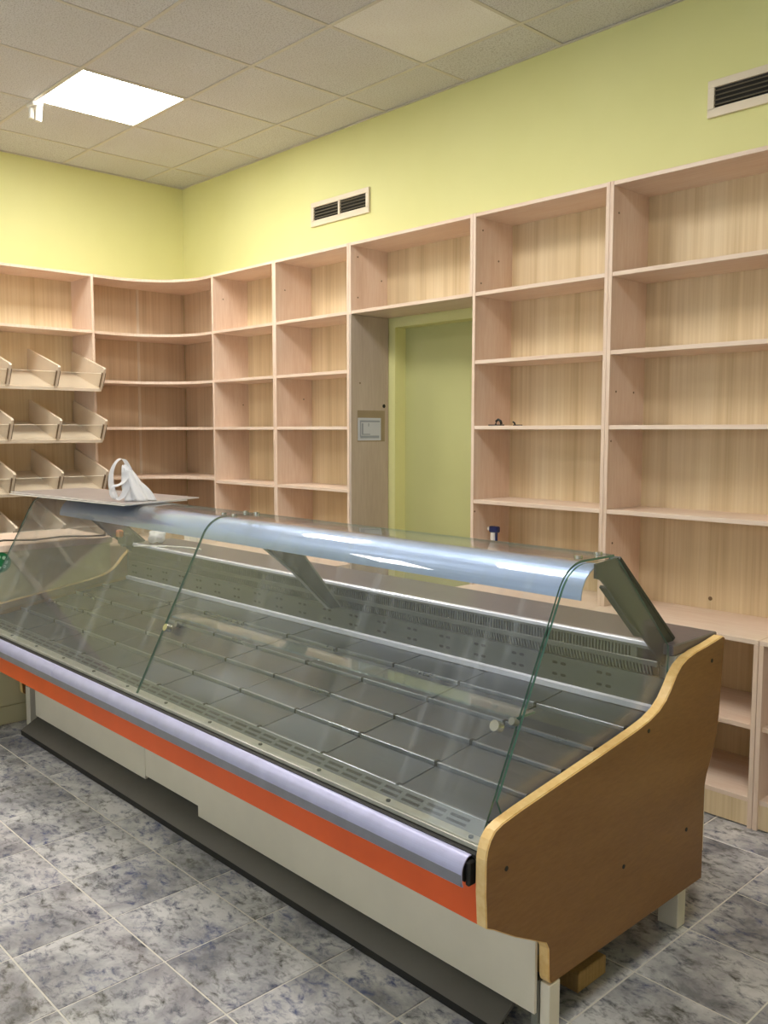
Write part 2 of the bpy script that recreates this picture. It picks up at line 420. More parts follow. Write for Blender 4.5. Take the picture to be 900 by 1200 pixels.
u = shelf_unit(X3_, X4_, Z2 - T, [Z2], 'shelf box bridging over the top of the green doorway')
for y, z in ((-.24, 2.42), (-.06, 2.31), (-.24, 2.2)): peg(u, X3_ + T + .0005, y, z)
u = shelf_unit(X4_, X5_, ZC, [Z2, Z3, Z4, Z5], 'tall shelf unit right of the green doorway with a spray bottle in it')
for y, z in ((-.24, 2.42), (-.12, 2.29), (-.25, 2.17), (-.28, 1.07)): peg(u, X4_ + T + .0005, y, z)
u = shelf_unit(X5_, X6_, ZC, [Z2, Z3, Z4, Z5], 'widest looking shelf unit at the right edge, above the open cabinet')
for y, z in ((-.25, 2.37), (-.24, 1.63), (-.1, 1.63), (-.27, 1.42), (-.24, .98)): peg(u, X5_ + T + .0005, y, z)
cyl('peg_hole', (4.23, -.0145, .755), (0, 1, 0), .009, .003, 'slot', u, 10)
# tall side panel down to the floor beside the doorway belongs to the unit left of it
dp = tag(box('tall_side_panel', X3_ + .0005, X3_ + T, YF - .0, -.004, 0, Z2 - T - .001, 'taupe', None, .001), 'full height wooden panel lining the left side of the green doorway', 'panel')
cyl('cable_hole', (X3_ + T + .0004, -.04, 1.605), (1, 0, 0), .011, .002, 'black', dp)
cyl('peg_hole', (X3_ + T + .0004, -.225, 1.73), (1, 0, 0), .005, .002, 'slot', dp)
# base cabinets
YB = -.426
def base_cabinet(x0, x1, label):
    t = thing('base_cabinet', label, 'cabinet', (0, 0, 0), 'low open cabinets under the wall shelves')
    box('side_panel', x0 + .0005, x0 + T, YB, -.004, 0, ZC - T - .0005, 'laminate', t, .001)
    box('side_panel', x1 - T, x1 - .0005, YB, -.004, 0, ZC - T - .0005, 'laminate', t, .001)
    box('cabinet_top', x0 + .001, x1 - .001, YB, -.004, ZC - T, ZC - .0005, 'laminate_x', t, .001)
    for z in (.388, .113): box('shelf', x0 + T, x1 - T, YB + .012, -.014, z - T, z, 'laminate_x', t, .001)
    box('plinth_board', x0 + T, x1 - T, YB + .012, YB + .028, .004, .095, 'backing', t)
    box('back_panel', x0 + T, x1 - T, -.014, -.006, .01, ZC - T, 'backing', t)
    return t
base_cabinet(X1_, X2_, 'low cabinet under the shelves beside the corner unit')
base_cabinet(X2_, X3_, 'low cabinet just left of the green doorway')
base_cabinet(X4_, X5_, 'low cabinet just right of the green doorway')
base_cabinet(X5_, X6_, 'low open cabinet with empty shelves seen past the case end panel')
base_cabinet(X6_ + .001, X6_ + .75, 'low cabinet at the right edge of the picture, only its side showing')

# ------------------------------------------------------------------ corner shelves with curved fronts
LD = 0.318; LY = -0.872
t = thing('corner_shelf_unit', 'corner shelf unit with concave curved shelf fronts', 'shelf')
def corner_plan(inset=0.0):
    r = .44 if inset >= 0 else .38; d1 = LD - inset; d2 = -YF - inset
    pts = [(.016, -.016), (X1_ - .001, -.016), (X1_ - .001, -d2)]
    cx, cy = d1 + r, -d2 - r
    for k in range(0, 15):
        a = math.radians(90 + 90 * k / 14); pts.append((cx + r * math.cos(a), cy + r * math.sin(a)))
    pts += [(d1, LY + .001), (.016, LY + .001)]
    return pts
for nm, z, ins in (('top_panel', ZT - .001, 0), ('shelf', Z2, .002), ('shelf', Z3, .002), ('shelf', Z4, .002), ('shelf', Z5 + .018, .002), ('base_top', ZC, -.1)):
    bm = bmesh.new(); add_prism(bm, corner_plan(ins), z - T, z, 'z'); bmesh.ops.recalc_face_normals(bm, faces=bm.faces[:])
    link_mesh(nm, bm, 'laminate', t)
box('back_panel', .016, X1_ - .002, -.014, -.006, 0, ZT - T, 'corner_back', t)
box('back_panel', .006, .014, LY + .002, -.40, 0, ZT - T, 'corner_back', t)
box('back_panel', .006, .014, -.39, -.016, 0, ZT - T, 'corner_back', t)
box('joint_strip', .006, .0185, -.407, -.387, ZC, ZT - T, 'cream', t)

# ------------------------------------------------------------------ bread shelves on the left wall
LY1 = -2.73
t = thing('bread_shelf_unit', 'wooden bread shelf on the left wall with tilted divided trays', 'shelf')
box('side_panel', .004, LD, LY - T, LY - .001, 0, ZT, 'laminate', t, .001)
box('side_panel', .004, LD, LY1, LY1 + T, 0, ZT, 'laminate', t, .001)
box('top_panel', .004, LD - .001, LY1 + T, LY - T, ZT - T, ZT - .001, 'laminate', t, .001)
box('shelf', .014, LD + .012, LY1 + T, LY - T, Z2 - T, Z2, 'laminate', t, .001)
box('back_panel', .006, .014, LY1 + T, LY - T, .02, ZT - T, 'backing', t)
for zr in (1.736, 1.402, 1.072, .742):
    plat = [(.03, zr + .123), (.439, zr), (.435, zr - .018), (.026, zr + .105)]
    prism('tray_board', plat, LY1 + T + .01, LY - T - .004, 'y', 'cream', t)
    div = [(.018, zr + .13), (.03, zr + .268), (.488, zr + .136), (.502, zr + .132), (.508, zr + .122), (.447, zr + .002), (.442, zr - .004)]
    yd = -.9
    ds = []
    while yd > LY1 + .03:
        d = prism('divider', div, yd - .008, yd + .008, 'y', 'cream', t); ds.append(yd)
        ch = [(.436, zr + .012), (.450, zr + .008), (.497, zr + .098), (.484, zr + .104)]
        for s in (-1, 1):
            prism('holder_channel', ch, yd + s * .008, yd + s * .0125, 'y', 'slot', d)
        yd -= .302
    for a, b in zip(ds, ds[1:]):
        prism('clear_front', [(.430, zr + .006), (.433, zr + .005), (.479, zr + .096), (.476, zr + .098)], b + .013, a - .013, 'y', ['acrylic', 'acrylic_edge'], t)
        o = t.children[-1] if False else COL.objects[-1]
        max(o.data.polygons, key=lambda f: f.center.z).material_index = 1
t = None

# ------------------------------------------------------------------ counter at the far end of the case
c = thing('service_counter', 'cream fronted counter with wooden top at the far end of the case', 'counter')
CX = 1.56
box('counter_top', 1.03, CX + .006, -3.0, -1.40, .868, .900, 'laminate', c, .002)
box('front_panel', CX - .02, CX - .002, -3.0, -1.41, .098, .867, 'cream_front', c, .001)
box('plinth_panel', CX - .02, CX - .006, -3.0, -1.41, .004, .094, 'cream_front', c, .001)
box('end_panel', 1.06, CX - .02, -1.428, -1.41, .004, .867, 'cream_front', c, .001)
box('end_panel', 1.06, CX - .02, -3.0, -2.982, .004, .867, 'cream_front', c, .001)
st = cyl('round_sticker', (CX - .0015, -1.985, .818), (1, 0, 0), .05, .002, 'green', c, 32)
for k in range(7):
    a = k * .9; cyl('sticker_print', (CX - .0002, -1.985 + .028 * math.cos(a), .818 + .028 * math.sin(a)), (1, 0, 0), .009, .001, 'pale_green', st, 10)
tag(tube('cable', [(1.5, -2.3, .9045), (1.45, -2.05, .9045), (1.38, -1.9, .9045), (1.47, -1.78, .9045), (1.42, -1.62, .9045), (1.50, -1.5, .9045), (1.53, -1.42, .9045)], .0045, 'cable'), 'thin dark cable lying along the cream fronted counter', 'cable')

# ------------------------------------------------------------------ the glass display case
D = thing('display_case', 'long curved glass refrigerated display case with orange band and wooden end panel', 'display case')
EX0, EX1 = 1.57, 4.80          # outer faces of the end panels
IX0, IX1 = 1.602, 4.768        # inner faces
front = [(-2.150, .385), (-2.155, .46), (-2.155, .54), (-2.150, .562), (-2.140, .582), (-2.124, .598), (-2.099, .607)]
top = [(-2.03, .619), (-1.86, .643), (-1.689, .667), (-1.56, .686), (-1.487, .700), (-1.440, .716), (-1.405, .738), (-1.378, .766), (-1.352, .797), (-1.325, .819), (-1.290, .833), (-1.24, .843), (-1.18, .849), (-1.085, .862), (-1.072, .856)]
back = [(-1.078, .79), (-1.086, .696), (-1.091, .633), (-1.103, .57), (-1.135, .50), (-1.155, .465), (-1.166, .43), (-1.167, .148)]
bot = [(-1.905, .150), (-1.913, .155), (-1.918, .165), (-1.922, .243), (-1.932, .262), (-1.947, .270), (-2.049, .325), (-2.125, .372)]
outline = front + top + back + bot
for (a, b), lab in (((EX1 - .03, EX1), 'honey brown wooden end panel with pale edge'), ((EX0, EX0 + .03), 'far wooden end panel')):
    bm = bmesh.new(); add_prism(bm, outline, a, b, 'x', 0, 1); bmesh.ops.recalc_face_normals(bm, faces=bm.faces[:])
    e = [ed for ed in bm.edges if len(ed.link_faces) == 2 and {f.material_index for f in ed.link_faces} == {0, 1}]
    bmesh.ops.bevel(bm, geom=e, offset=.0025, segments=2, affect='EDGES', material=1)
    p = link_mesh('end_panel', bm, ['honey', 'band'], D); p['label'] = lab
    if b == EX1:
        for y, z in ((-2.085, .500), (-1.60, .335), (-1.150, .800), (-1.27, .33), (-1.493, .672)):
            cyl('screw_hole', (EX1 + .0003, y, z), (1, 0, 0), .006, .0016, 'black', p, 10)
# base: enamelled front boards, slanted underside, plinth, legs, tank
def lab(o, s): o['label'] = s; return o
box('base_board', 1.770, 2.853, -1.922, -1.910, .085, .375, 'white_enamel', D, .001)
box('base_board', 2.856, 3.280, -1.922, -1.910, .100, .375, 'white_enamel', D, .001)
prism('base_board', [(-1.932, .070), (-1.932, .375), (-1.923, .375), (-1.923, .070)], 3.262, 4.769, 'x', 'white_enamel', D)
prism('underside_board', [(-2.128, .372), (-1.930, .262), (-1.930, .274), (-2.128, .384)], 1.64, 4.769, 'x', 'white_enamel', D)
lab(prism('plinth', [(-1.895, .078), (-1.988, .024), (-1.985, .020), (-1.895, .066)], 1.752, 4.70, 'x', 'plinth', D), 'dark grey sloping plinth')
prism('plinth_foot', [(-1.988, 0.001), (-1.988, .0235), (-1.960, .030), (-1.960, 0.001)], 1.752, 4.70, 'x', 'black', D)
box('leg', 4.772, 4.800, -1.915, -1.872, 0.001, .1485, 'white_enamel', D, .002)
box('leg', 4.70, 4.764, -1.235, -1.19, 0.001, .200, 'white_enamel', D, .002)
box('leg', 1.62, 1.67, -1.910, -1.862, 0.001, .200, 'white_enamel', D, .002)
box('leg', 1.62, 1.67, -1.235, -1.19, 0.001, .200, 'white_enamel', D, .002)
lab(box('slotted_strip', 4.752, 4.7705, -1.921, -1.905, .002, .150, 'grey_paint', D), 'slotted steel strip')
prism('tank', [(-2.10, .40), (-1.90, .30), (-1.90, .2), (-1.30, .2), (-1.30, .64), (-2.04, .53), (-2.10, .53)], IX0, IX1, 'x', 'grey_paint', D)
box('rear_board', IX0, IX1, -1.30, -1.10, .2, .833, 'white_enamel', D)
# orange band and bumper
lab(prism('orange_band', [(-2.130, .370), (-2.130, .500), (-2.120, .500), (-2.120, .374)], EX0 + .031, EX1 - .031, 'x', 'orange', D), 'orange painted front band')
rp = smooth_curve([(-2.176, .470), (-2.1795, .480), (-2.180, .500), (-2.1765, .516), (-2.168, .528), (-2.157, .5355), (-2.147, .536)], 3)
rp_in = offset_poly(rp, -.003)
rail_poly = rp + rp_in[::-1]
for (a, b) in ((1.56, 2.60), (2.602, 4.752)):
    o = prism('bumper_rail', rail_poly, a, b, 'x', 'rail', D); o['label'] = 'aluminium bumper rail with lilac daylight sheen in its colour'
prism('rail_lip', [(-2.181, .474), (-2.1812, .499), (-2.177, .499), (-2.176, .472)], 1.56, 4.751, 'x', 'rail_lip', D)
prism('rail_core', [(-2.165, .478), (-2.170, .50), (-2.163, .52), (-2.150, .529), (-2.132, .529), (-2.132, .480)], 1.56, 4.7485, 'x', 'black', D)
box('rail_end_cap', 4.7488, 4.762, -2.166, -2.14, .470, .527, 'black', D, .004)
prism('shadow_channel', [(-2.147, .530), (-2.118, .530), (-2.118, .541), (-2.147, .538)], IX0, IX1, 'x', 'black', D)  # black strip filling the gap behind the rail, its shade put into colour
lab(prism('glass_sill', [(-2.134, .541), (-2.134, .551), (-2.098, .5535), (-2.098, .541)], IX0, IX1, 'x', 'sill', D), 'pale metal sill under the glass')
for k in range(12): cyl('sill_screw', (1.75 + k * .27, -2.112, .5545), (0, 0, 1), .006, .004, 'dark_grey', D, 10)
# front air grille: plate with slots
G0, G1 = (-2.098, .5537), (-2.058, .5705)
gp = prism('front_grille', [G0, G1, (G1[0] + .001, G1[1] - .012), (G0[0], .541)], IX0, IX1, 'x', 'grille', D)
bm = bmesh.new(); x = IX0 + .02
gn = Vector((0, -(G1[1] - G0[1]), G1[0] - G0[0])).normalized() * .0006
while x < IX1 - .08:
    for f0, f1 in ((.18, .36), (.55, .75)):
        q = [Vector((xx, G0[0] + (G1[0] - G0[0]) * f, G0[1] + (G1[1] - G0[1]) * f)) + gn for xx, f in ((x, f0), (x + .06, f0), (x + .06, f1), (x, f1))]
        bm.faces.new([bm.verts.new(v) for v in q])
    x += .075
o = link_mesh('grille_slots', bm, 'vent_dark', gp); o['kind'] = 'stuff'
# stepped steel trays, five rows
ROW = [(-2.055, .5655), (-1.912, .588), (-1.772, .611), (-1.630, .633), (-1.485, .655), (-1.340, .674)]
JX = [IX0 + .002] + [4.12 + .3025 * k for k in range(-8, 3)] + [IX1 - .004]
tc = {}
for r in range(5):
    (ya, za), (yb, zb) = ROW[r], ROW[r + 1]
    for k in range(len(JX) - 1):
        wdt = JX[k + 1] - JX[k] - .005
        key = (r, round(wdt, 4))
        if key not in tc:
            bm = bmesh.new()
            add_prism(bm, [(0, -.012), (0, .004), (.0015, .0055), (.0065, .0055), (.008, .004), (.009, -.001), (yb - ya - .004, zb - za - .006), (yb - ya - .004, zb - za - .018), (.012, -.012)], 0, wdt, 'x', 0, 0)
            bmesh.ops.recalc_face_normals(bm, faces=bm.faces[:])
            bm.faces.ensure_lookup_table()
            for f in bm.faces:
                cy = f.calc_center_median().y
                if cy < .0085 and f.normal.x == 0: f.material_index = 1
            me = bpy.data.meshes.new('tray'); bm.to_mesh(me); bm.free()
            me.materials.append(MAT['steel']); me.materials.append(MAT['steel_lip']); tc[key] = me
        o = bpy.data.objects.new('tray', tc[key]); COL.objects.link(o); o.parent = D
        o.location = (JX[k] + .0025, ya, za + random.uniform(-.0008, .0008)); o.rotation_euler = (random.uniform(-.003, .003), random.uniform(-.002, .002), 0)
bm = bmesh.new()
for r in range(5):
    for x in JX[1:-1]: add_box(bm, x - .004, x + .004, ROW[r][0] - .002, ROW[r][0] + .012, ROW[r][1] - .01, ROW[r][1] + .007)
o = link_mesh('tray_clips', bm, 'black', D); o['kind'] = 'stuff'
# inner back: bright trim, perforated panel, two grilles, top rail
BYP = -1.335
lab(prism('tray_trim', [(BYP - .012, .670), (BYP - .012, .686), (BYP, .690), (BYP, .670)], IX0, IX1, 'x', 'trim', D), 'bright trim behind the trays')
pp = prism('perforated_panel', [(BYP - .001, .688), (BYP - .001, .772), (BYP + .006, .772), (BYP + .006, .688)], IX0, IX1, 'x', 'steel_grey', D)
bm = bmesh.new(); x = 1.68
def oval(bm, cx, cz, rx, rz, y, n=12):
    bm.faces.new([bm.verts.new((cx + rx * math.copysign(abs(math.cos(2 * math.pi * k / n)) ** .6, math.cos(2 * math.pi * k / n)), y, cz + rz * math.copysign(abs(math.sin(2 * math.pi * k / n)) ** .6, math.sin(2 * math.pi * k / n)))) for k in range(n)][::-1])
while x < IX1 - .05:
    for dx in (-.0155, .0155):
        for z in (.7495, .7135): oval(bm, x + dx, z, .010, .0045, BYP - .0016)
    x += .160
o = link_mesh('oval_slots', bm, 'vent_dark', pp); o['kind'] = 'stuff'
box('grille_backing', IX0, 4.731, BYP + .008, BYP + .012, .772, .856, 'vent_dark', D)
bm = bmesh.new(); x = IX0 + .006
while x < 4.72:
    add_prism(bm, [(x, .775), (x + .0055, .775), (x - .0015, .800), (x - .007, .800)], BYP + .001, BYP + .006, 'y'); x += .0112
bmesh.ops.recalc_face_normals(bm, faces=bm.faces[:])
o = link_mesh('lower_grille_bars', bm, 'steel_grey', D); o['kind'] = 'stuff'
box('grille_ledge', IX0, 4.731, BYP + .000, BYP + .007, .800, .816, 'steel_grey', D, .001)
bm = bmesh.new(); x = IX0 + .006
while x < 4.64:
    add_box(bm, x, x + .0055, BYP + .003, BYP + .008, .816, .846); x += .0112
add_box(bm, x, x + .02, BYP + .003, BYP + .008, .816, .846)
o = link_mesh('upper_grille_bars', bm, 'steel_grey', D); o['kind'] = 'stuff'
box('grille_head', IX0, 4.731, BYP + .002, BYP + .012, .846, .857, 'steel_grey', D, .001)
lab(prism('worktop_trim', [(-1.342, .857), (-1.342, .866), (-1.338, .869), (-1.322, .869), (-1.318, .866), (-1.318, .857)], IX0, 4.731, 'x', 'trim', D), 'polished metal edge of the worktop')
lab(box('worktop', IX0, IX1, -1.318, -1.058, .835, .866, 'worktop', D, .003), 'grey brown worktop')
# sloping metal brackets under the glass top
def bracket(x, wide):
    w = .0 if wide else .03
    band = [(-1.665, 1.128), (-1.560, 1.136), (-1.555, 1.128), (-1.262, .868), (-1.262, .80), (-1.312 + w * .3, .80), (-1.43 + w, .905), (-1.50 + w, .955), (-1.61 + w, 1.062), (-1.64, 1.085), (-1.665, 1.092)]
    b = prism('glass_bracket', band, x - .003, x + .003, 'x', 'dark_grey', D)
    prism('bracket_flange', [(-1.555, 1.130), (-1.258, .868), (-1.252, .874), (-1.549, 1.136)], x - .03, x + .003, 'x', 'dark_grey', b)
    prism('bracket_flange', [(-1.605 + w, 1.058), (-1.43 + w, .902), (-1.425 + w, .908), (-1.60 + w, 1.064)], x - .025, x + .003, 'x', 'black', b)
    return b
bracket(4.735, True); bracket(1.645, True)
mb = prism('glass_bracket', [(-1.692, 1.034), (-1.688, 1.062), (-1.652, 1.098), (-1.60, 1.108), (-1.515, .982), (-1.346, .775), (-1.398, .775), (-1.56, .93)], 3.366, 3.372, 'x', 'dark_grey', D)
prism('bracket_flange', [(-1.600, 1.108), (-1.515, .982), (-1.346, .775), (-1.340, .780), (-1.509, .986), (-1.594, 1.108)], 3.345, 3.372, 'x', 'grey_paint', mb)
prism('bracket_flange', [(-1.692, 1.034), (-1.56, .93), (-1.398, .775), (-1.392, .779), (-1.556, .935), (-1.688, 1.038)], 3.345, 3.372, 'x', 'grey_paint', mb)
# canopy strip
cc = [(-1.705 + .09 * (1 - math.cos(a)), 1.038 + .084 * math.sin(a)) for a in [math.pi / 2 * k / 14 for k in range(15)]]
cin = offset_poly(cc, -.003)
bm = bmesh.new(); add_prism(bm, cc + cin[::-1], 1.615, 4.722, 'x'); bmesh.ops.recalc_face_normals(bm, faces=bm.faces[:])
lab(link_mesh('canopy_strip', bm, 'canopy', D), 'curved silver lamp canopy under the glass top, coloured with reflected blue daylight')
# glass
a0 = math.atan2(1.031 - .553, 2.128 - 1.880); GR = .115
ty = -1.880 - (1.031 - 1.150) / math.tan(a0) * 1.0          # where the slope would meet the flat top
tl = GR * math.tan(a0 / 2)
gpts = [(-2.128 + (ty - tl * math.cos(a0) + 2.128) * k / 6, .553 + (1.150 - tl * math.sin(a0) - .553) * k / 6) for k in range(7)]
ccx, ccz = ty + tl, 1.150 - GR
gpts += [(ccx + GR * math.cos(b), ccz + GR * math.sin(b)) for b in [math.pi / 2 + a0 * (1 - k / 14) for k in range(1, 15)]]
gpts += [(-1.612, 1.150)]
gin = offset_poly(gpts, -.006)
def glass_pane(name, poly_out, poly_in, x0, x1):
    bm = bmesh.new(); n = len(poly_out)
    def ring(): return [[bm.verts.new((x, q[0], q[1])) for q in poly] for poly in (poly_out, poly_in) for x in (x0, x1)]
    ao, bo, ai, bi = ring(); eao, ebo, eai, ebi = ring()
    for i in range(n - 1):
        f = bm.faces.new((ao[i], ao[i + 1], bo[i + 1], bo[i])); f.material_index = 0; f.smooth = True
        f = bm.faces.new((ai[i], bi[i], bi[i + 1], ai[i + 1])); f.material_index = 0; f.smooth = True
        bm.faces.new((eao[i], eai[i], eai[i + 1], eao[i + 1])).material_index = 1
        bm.faces.new((ebo[i], ebo[i + 1], ebi[i + 1], ebi[i])).material_index = 1
    bm.faces.new((eao[0], ebo[0], ebi[0], eai[0])).material_index = 1
    bm.faces.new((eao[-1], eai[-1], ebi[-1], ebo[-1])).material_index = 1
    return link_mesh(name, bm, ['glass', 'glass_edge'], D)
glass_pane('curved_glass', gpts, gin, IX0 + .002, 3.192)
glass_pane('curved_glass', gpts, gin, 3.197, 4.757)
gend = offset_poly(gpts, -.008)
ep = [q for q in gend if q[1] > .60] + [(-1.606, 1.142), (-1.335, .868), (-1.335, .69), (-2.05, .585)]
for a, b in ((4.759, 4.765), (1.604, 1.610)):
    bm = bmesh.new(); add_prism(bm, ep, a, b, 'x', 0, 1); bmesh.ops.recalc_face_normals(bm, faces=bm.faces[:])
    link_mesh('end_glass', bm, ['glass', 'glass_edge'], D)
bm = bmesh.new(); add_prism(bm, [(-1.997, .806), (-1.93, .806), (-1.93, .812), (-1.999, .812)], 3.22, 4.755, 'x', 1, 0); bmesh.ops.recalc_face_normals(bm, faces=bm.faces[:])
gs = link_mesh('glass_shelf', bm, ['glass_green', 'glass_edge'], D)
for x, z in ((4.722, .790), (3.252, .778)):
    yy = -2.0165 if z > .785 else -2.022
    k = cyl('glass_knob', (x, yy - .012, z), (0, -1, .45), .013, .022, 'chrome', D, 20)
    cyl('glass_clip', (x + .03, yy + .012, z + .012), (0, 1, -.45), .009, .02, 'grey_paint', k, 14)
for x, y in ((4.735, -1.738), (4.735, -1.651), (3.165, -1.74), (3.235, -1.74), (3.165, -1.64), (3.235, -1.64)):
    cyl('glass_bolt', (x, y, 1.1545), (0, 0, 1), .011, .008, 'chrome', D, 16)

# ------------------------------------------------------------------ things on and around the case
def slab(name, pts, z0, z1, m, parent=None):
    bm = bmesh.new(); add_prism(bm, pts, z0, z1, 'z', 0, 1); bmesh.ops.recalc_face_normals(bm, faces=bm.faces[:]); return link_mesh(name, bm, m, parent)
tag(slab('plastic_sheet', [(1.56, -1.93), (2.58, -1.845), (2.50, -1.50), (1.50, -1.56)], 1.1512, 1.156, ['sheet', 'sheet_edge']), 'lower of two grey sheets lying on the glass case top', 'sheet')
tag(slab('plastic_sheet', [(1.50, -1.90), (2.60, -1.83), (2.47, -1.42), (1.47, -1.50)], 1.1565, 1.161, ['sheet', 'sheet_edge']), 'upper grey sheet lying on the glass case under the white bag', 'sheet')

# white carrier bag: slumped body plus two handle loops
bag = thing('carrier_bag', 'white plastic carrier bag with loop handles on the grey sheets', 'bag')
def lumps(name, c, sx, sy, sz, parent, seed, rough=.25):
    rnd = random.Random(seed); bm = bmesh.new(); bmesh.ops.create_icosphere(bm, subdivisions=4, radius=1.0)
    dirs = [(Vector((rnd.gauss(0, 1), rnd.gauss(0, 1), rnd.gauss(0, 1))).normalized(), rnd.uniform(3, 9), rnd.uniform(0, 6.28)) for _ in range(9)]
    for v in bm.verts:
        n = v.co.normalized(); k = 1 + rough * sum(math.sin(d.dot(n) * f + p) for d, f, p in dirs) / 5
        q = n * k
        v.co = Vector((c[0] + q.x * sx, c[1] + q.y * sy, max(c[2] + q.z * sz, 1e-4)))
    return link_mesh(name, bm, 'film', parent, True)
bx, by, bz = 2.452, -1.752, 1.1612
def ribbon(name, pts, wdt, parent, twist=0.0):
    bm = bmesh.new(); P = [Vector(p) for p in pts]; L = []; R = []
    for i, p in enumerate(P):
        tt = (P[min(i + 1, len(P) - 1)] - P[max(i - 1, 0)]).normalized()
        a = Vector((.62, .5, 0)).normalized(); a = (a - tt * a.dot(tt)).normalized()
        b = tt.cross(a); ang = twist * i / len(P) + .5 * math.sin(i * 1.1); s = (a * math.cos(ang) + b * math.sin(ang)) * wdt[min(i, len(wdt) - 1)] / 2
        L.append(bm.verts.new(p - s)); R.append(bm.verts.new(p + s))
    for i in range(len(P) - 1): bm.faces.new((L[i], R[i], R[i + 1], L[i + 1]))
    bmesh.ops.solidify(bm, geom=bm.faces[:], thickness=.0015)
    o = link_mesh(name, bm, 'film', parent, True)
    md = o.modifiers.new('smooth', 'SUBSURF'); md.levels = 1; md.render_levels = 2
    return o
# directions: rt runs to the right in the photograph, up is z
rt = Vector((.686, .727, 0)); fw = Vector((-.727, .686, 0))
O = Vector((bx, by, bz))
def bp(a, c, d=0): return O + rt * a + Vector((0, 0, c)) + fw * d
# body: a slumped cone of film, apex where the handle gathers it
bm = bmesh.new(); rnd = random.Random(3); ph = [rnd.uniform(0, 6.28) for _ in range(8)]; NS, NR = 48, 14; rows = []
for i in range(NR + 1):
    s_ = i / NR; row = []
    for k in range(NS):
        th = 2 * math.pi * k / NS
        fold = 1 + .16 * math.sin(5 * th + ph[0] + 2 * s_) + .10 * math.sin(9 * th + ph[1] - 3 * s_) + .05 * math.sin(14 * th + ph[2] + 5 * s_)
        ra = (.052 * (1 - s_) ** .85 + .010) * fold; rd = (.048 * (1 - s_) ** .85 + .008) * fold
        ca = .046 * (1 - s_) - .016 * s_
        row.append(bm.verts.new(bp(ca + ra * math.cos(th), .002 + .150 * s_ + .004 * math.sin(7 * th + 9 * s_) * (s_ > 0), rd * math.sin(th))))
    rows.append(row)
for A, B in zip(rows, rows[1:]):
    for k in range(NS): bm.faces.new((A[k], A[(k + 1) % NS], B[(k + 1) % NS], B[k]))
bm.faces.new(rows[-1]); bm.faces.new(rows[0][::-1])
link_mesh('bag_body', bm, 'film', bag, True)
ribbon('bag_handle', [bp(-.052, .004, -.01), bp(-.070, .04, -.012), bp(-.078, .085, -.01), bp(-.074, .132, -.005), bp(-.056, .168), bp(-.036, .184), bp(-.016, .176), bp(-.004, .150), bp(.004, .12)], [.03, .03, .026, .022, .02, .02, .024, .034, .05], bag)
ribbon('bag_handle', [bp(-.012, .135, -.02), bp(.0, .10, -.028), bp(-.03, .066, -.045), bp(-.056, .070, -.05), bp(-.064, .046, -.054), bp(-.056, .018, -.058), bp(-.036, .006, -.06), bp(-.012, .024, -.052), bp(-.002, .056, -.042), bp(.004, .085, -.032)], [.05, .04, .022, .018, .02, .022, .022, .024, .03, .04], bag)

# far end clutter on the worktop
lb = lumps('crumpled_bag', (1.76, -1.245, .905), .05, .045, .035, None, 11, .3)
tag(lb, 'small crumpled clear white bag on the far end of the worktop', 'bag')
cl = thing('clamp_lamp_holder', 'dark metal fitting with an orange cap at the far end of the case', 'fitting')
box('fitting_body', 1.70, 1.80, -1.44, -1.40, .875, .935, 'dark_grey', cl, .006)
box('orange_cap', 1.742, 1.775, -1.47, -1.44, .918, .955, 'orange_plastic', cl, .006)
box('fitting_arm', 1.735, 1.765, -1.44, -1.405, .867, .876, 'dark_grey', cl)
tag(tube('cable', [(1.80, -1.40, .871), (1.87, -1.33, .871), (1.95, -1.27, .871), (2.05, -1.23, .871), (2.15, -1.22, .871)], .004, 'white_plastic'), 'pale cable lying on the worktop of the glass case', 'cable')
# socket box and cardboard box standing on the low cabinet near the corner
so = thing('socket_block', 'white double socket block on the low corner counter', 'socket')
box('socket_body', .60, .685, -.40, -.36, ZC, ZC + .06, 'white_plastic', so, .004)
box('socket_body', .688, .775, -.40, -.36, ZC, ZC + .06, 'white_plastic', so, .004)
cb = thing('cardboard_box', 'small beige cardboard box on the low corner counter', 'box')
box('box_body', .36, .56, -.47, -.36, ZC, ZC + .11, 'cardboard', cb, .002)
box('box_flap', .36, .56, -.474, -.471, ZC + .07, ZC + .111, 'cardboard', cb)

# spray bottle in the shelf unit right of the doorway
sp = thing('spray_bottle', 'white spray bottle with dark blue trigger in the shelf right of the doorway', 'bottle')
bm = bmesh.new(); prof = [(.0, 0), (.034, 0), (.036, .01), (.036, .13), (.033, .16), (.022, .19), (.013, .205), (.013, .222), (0, .222)]
N = 20; rings = []
for r, z in prof: rings.append([bm.verts.new((3.185 + max(r, 1e-4) * math.cos(2 * math.pi * k / N), -.19 + max(r, 1e-4) * math.sin(2 * math.pi * k / N), ZC + z)) for k in range(N)])
for A, B in zip(rings, rings[1:]):
    for k in range(N): bm.faces.new((A[k], A[(k + 1) % N], B[(k + 1) % N], B[k]))
link_mesh('bottle_body', bm, 'white_plastic', sp, True)
box('trigger_head', 3.165, 3.218, -.205, -.175, ZC + .255, ZC + .285, 'blue', sp, .005)
cyl('collar', (3.185, -.19, ZC + .238), (0, 0, 1), .015, .034, 'white_plastic', sp)
box('trigger', 3.200, 3.208, -.197, -.183, ZC + .205, ZC + .256, 'blue', sp, .002)
box('nozzle', 3.150, 3.165, -.198, -.182, ZC + .262, ZC + .28, 'white_plastic', sp, .003)
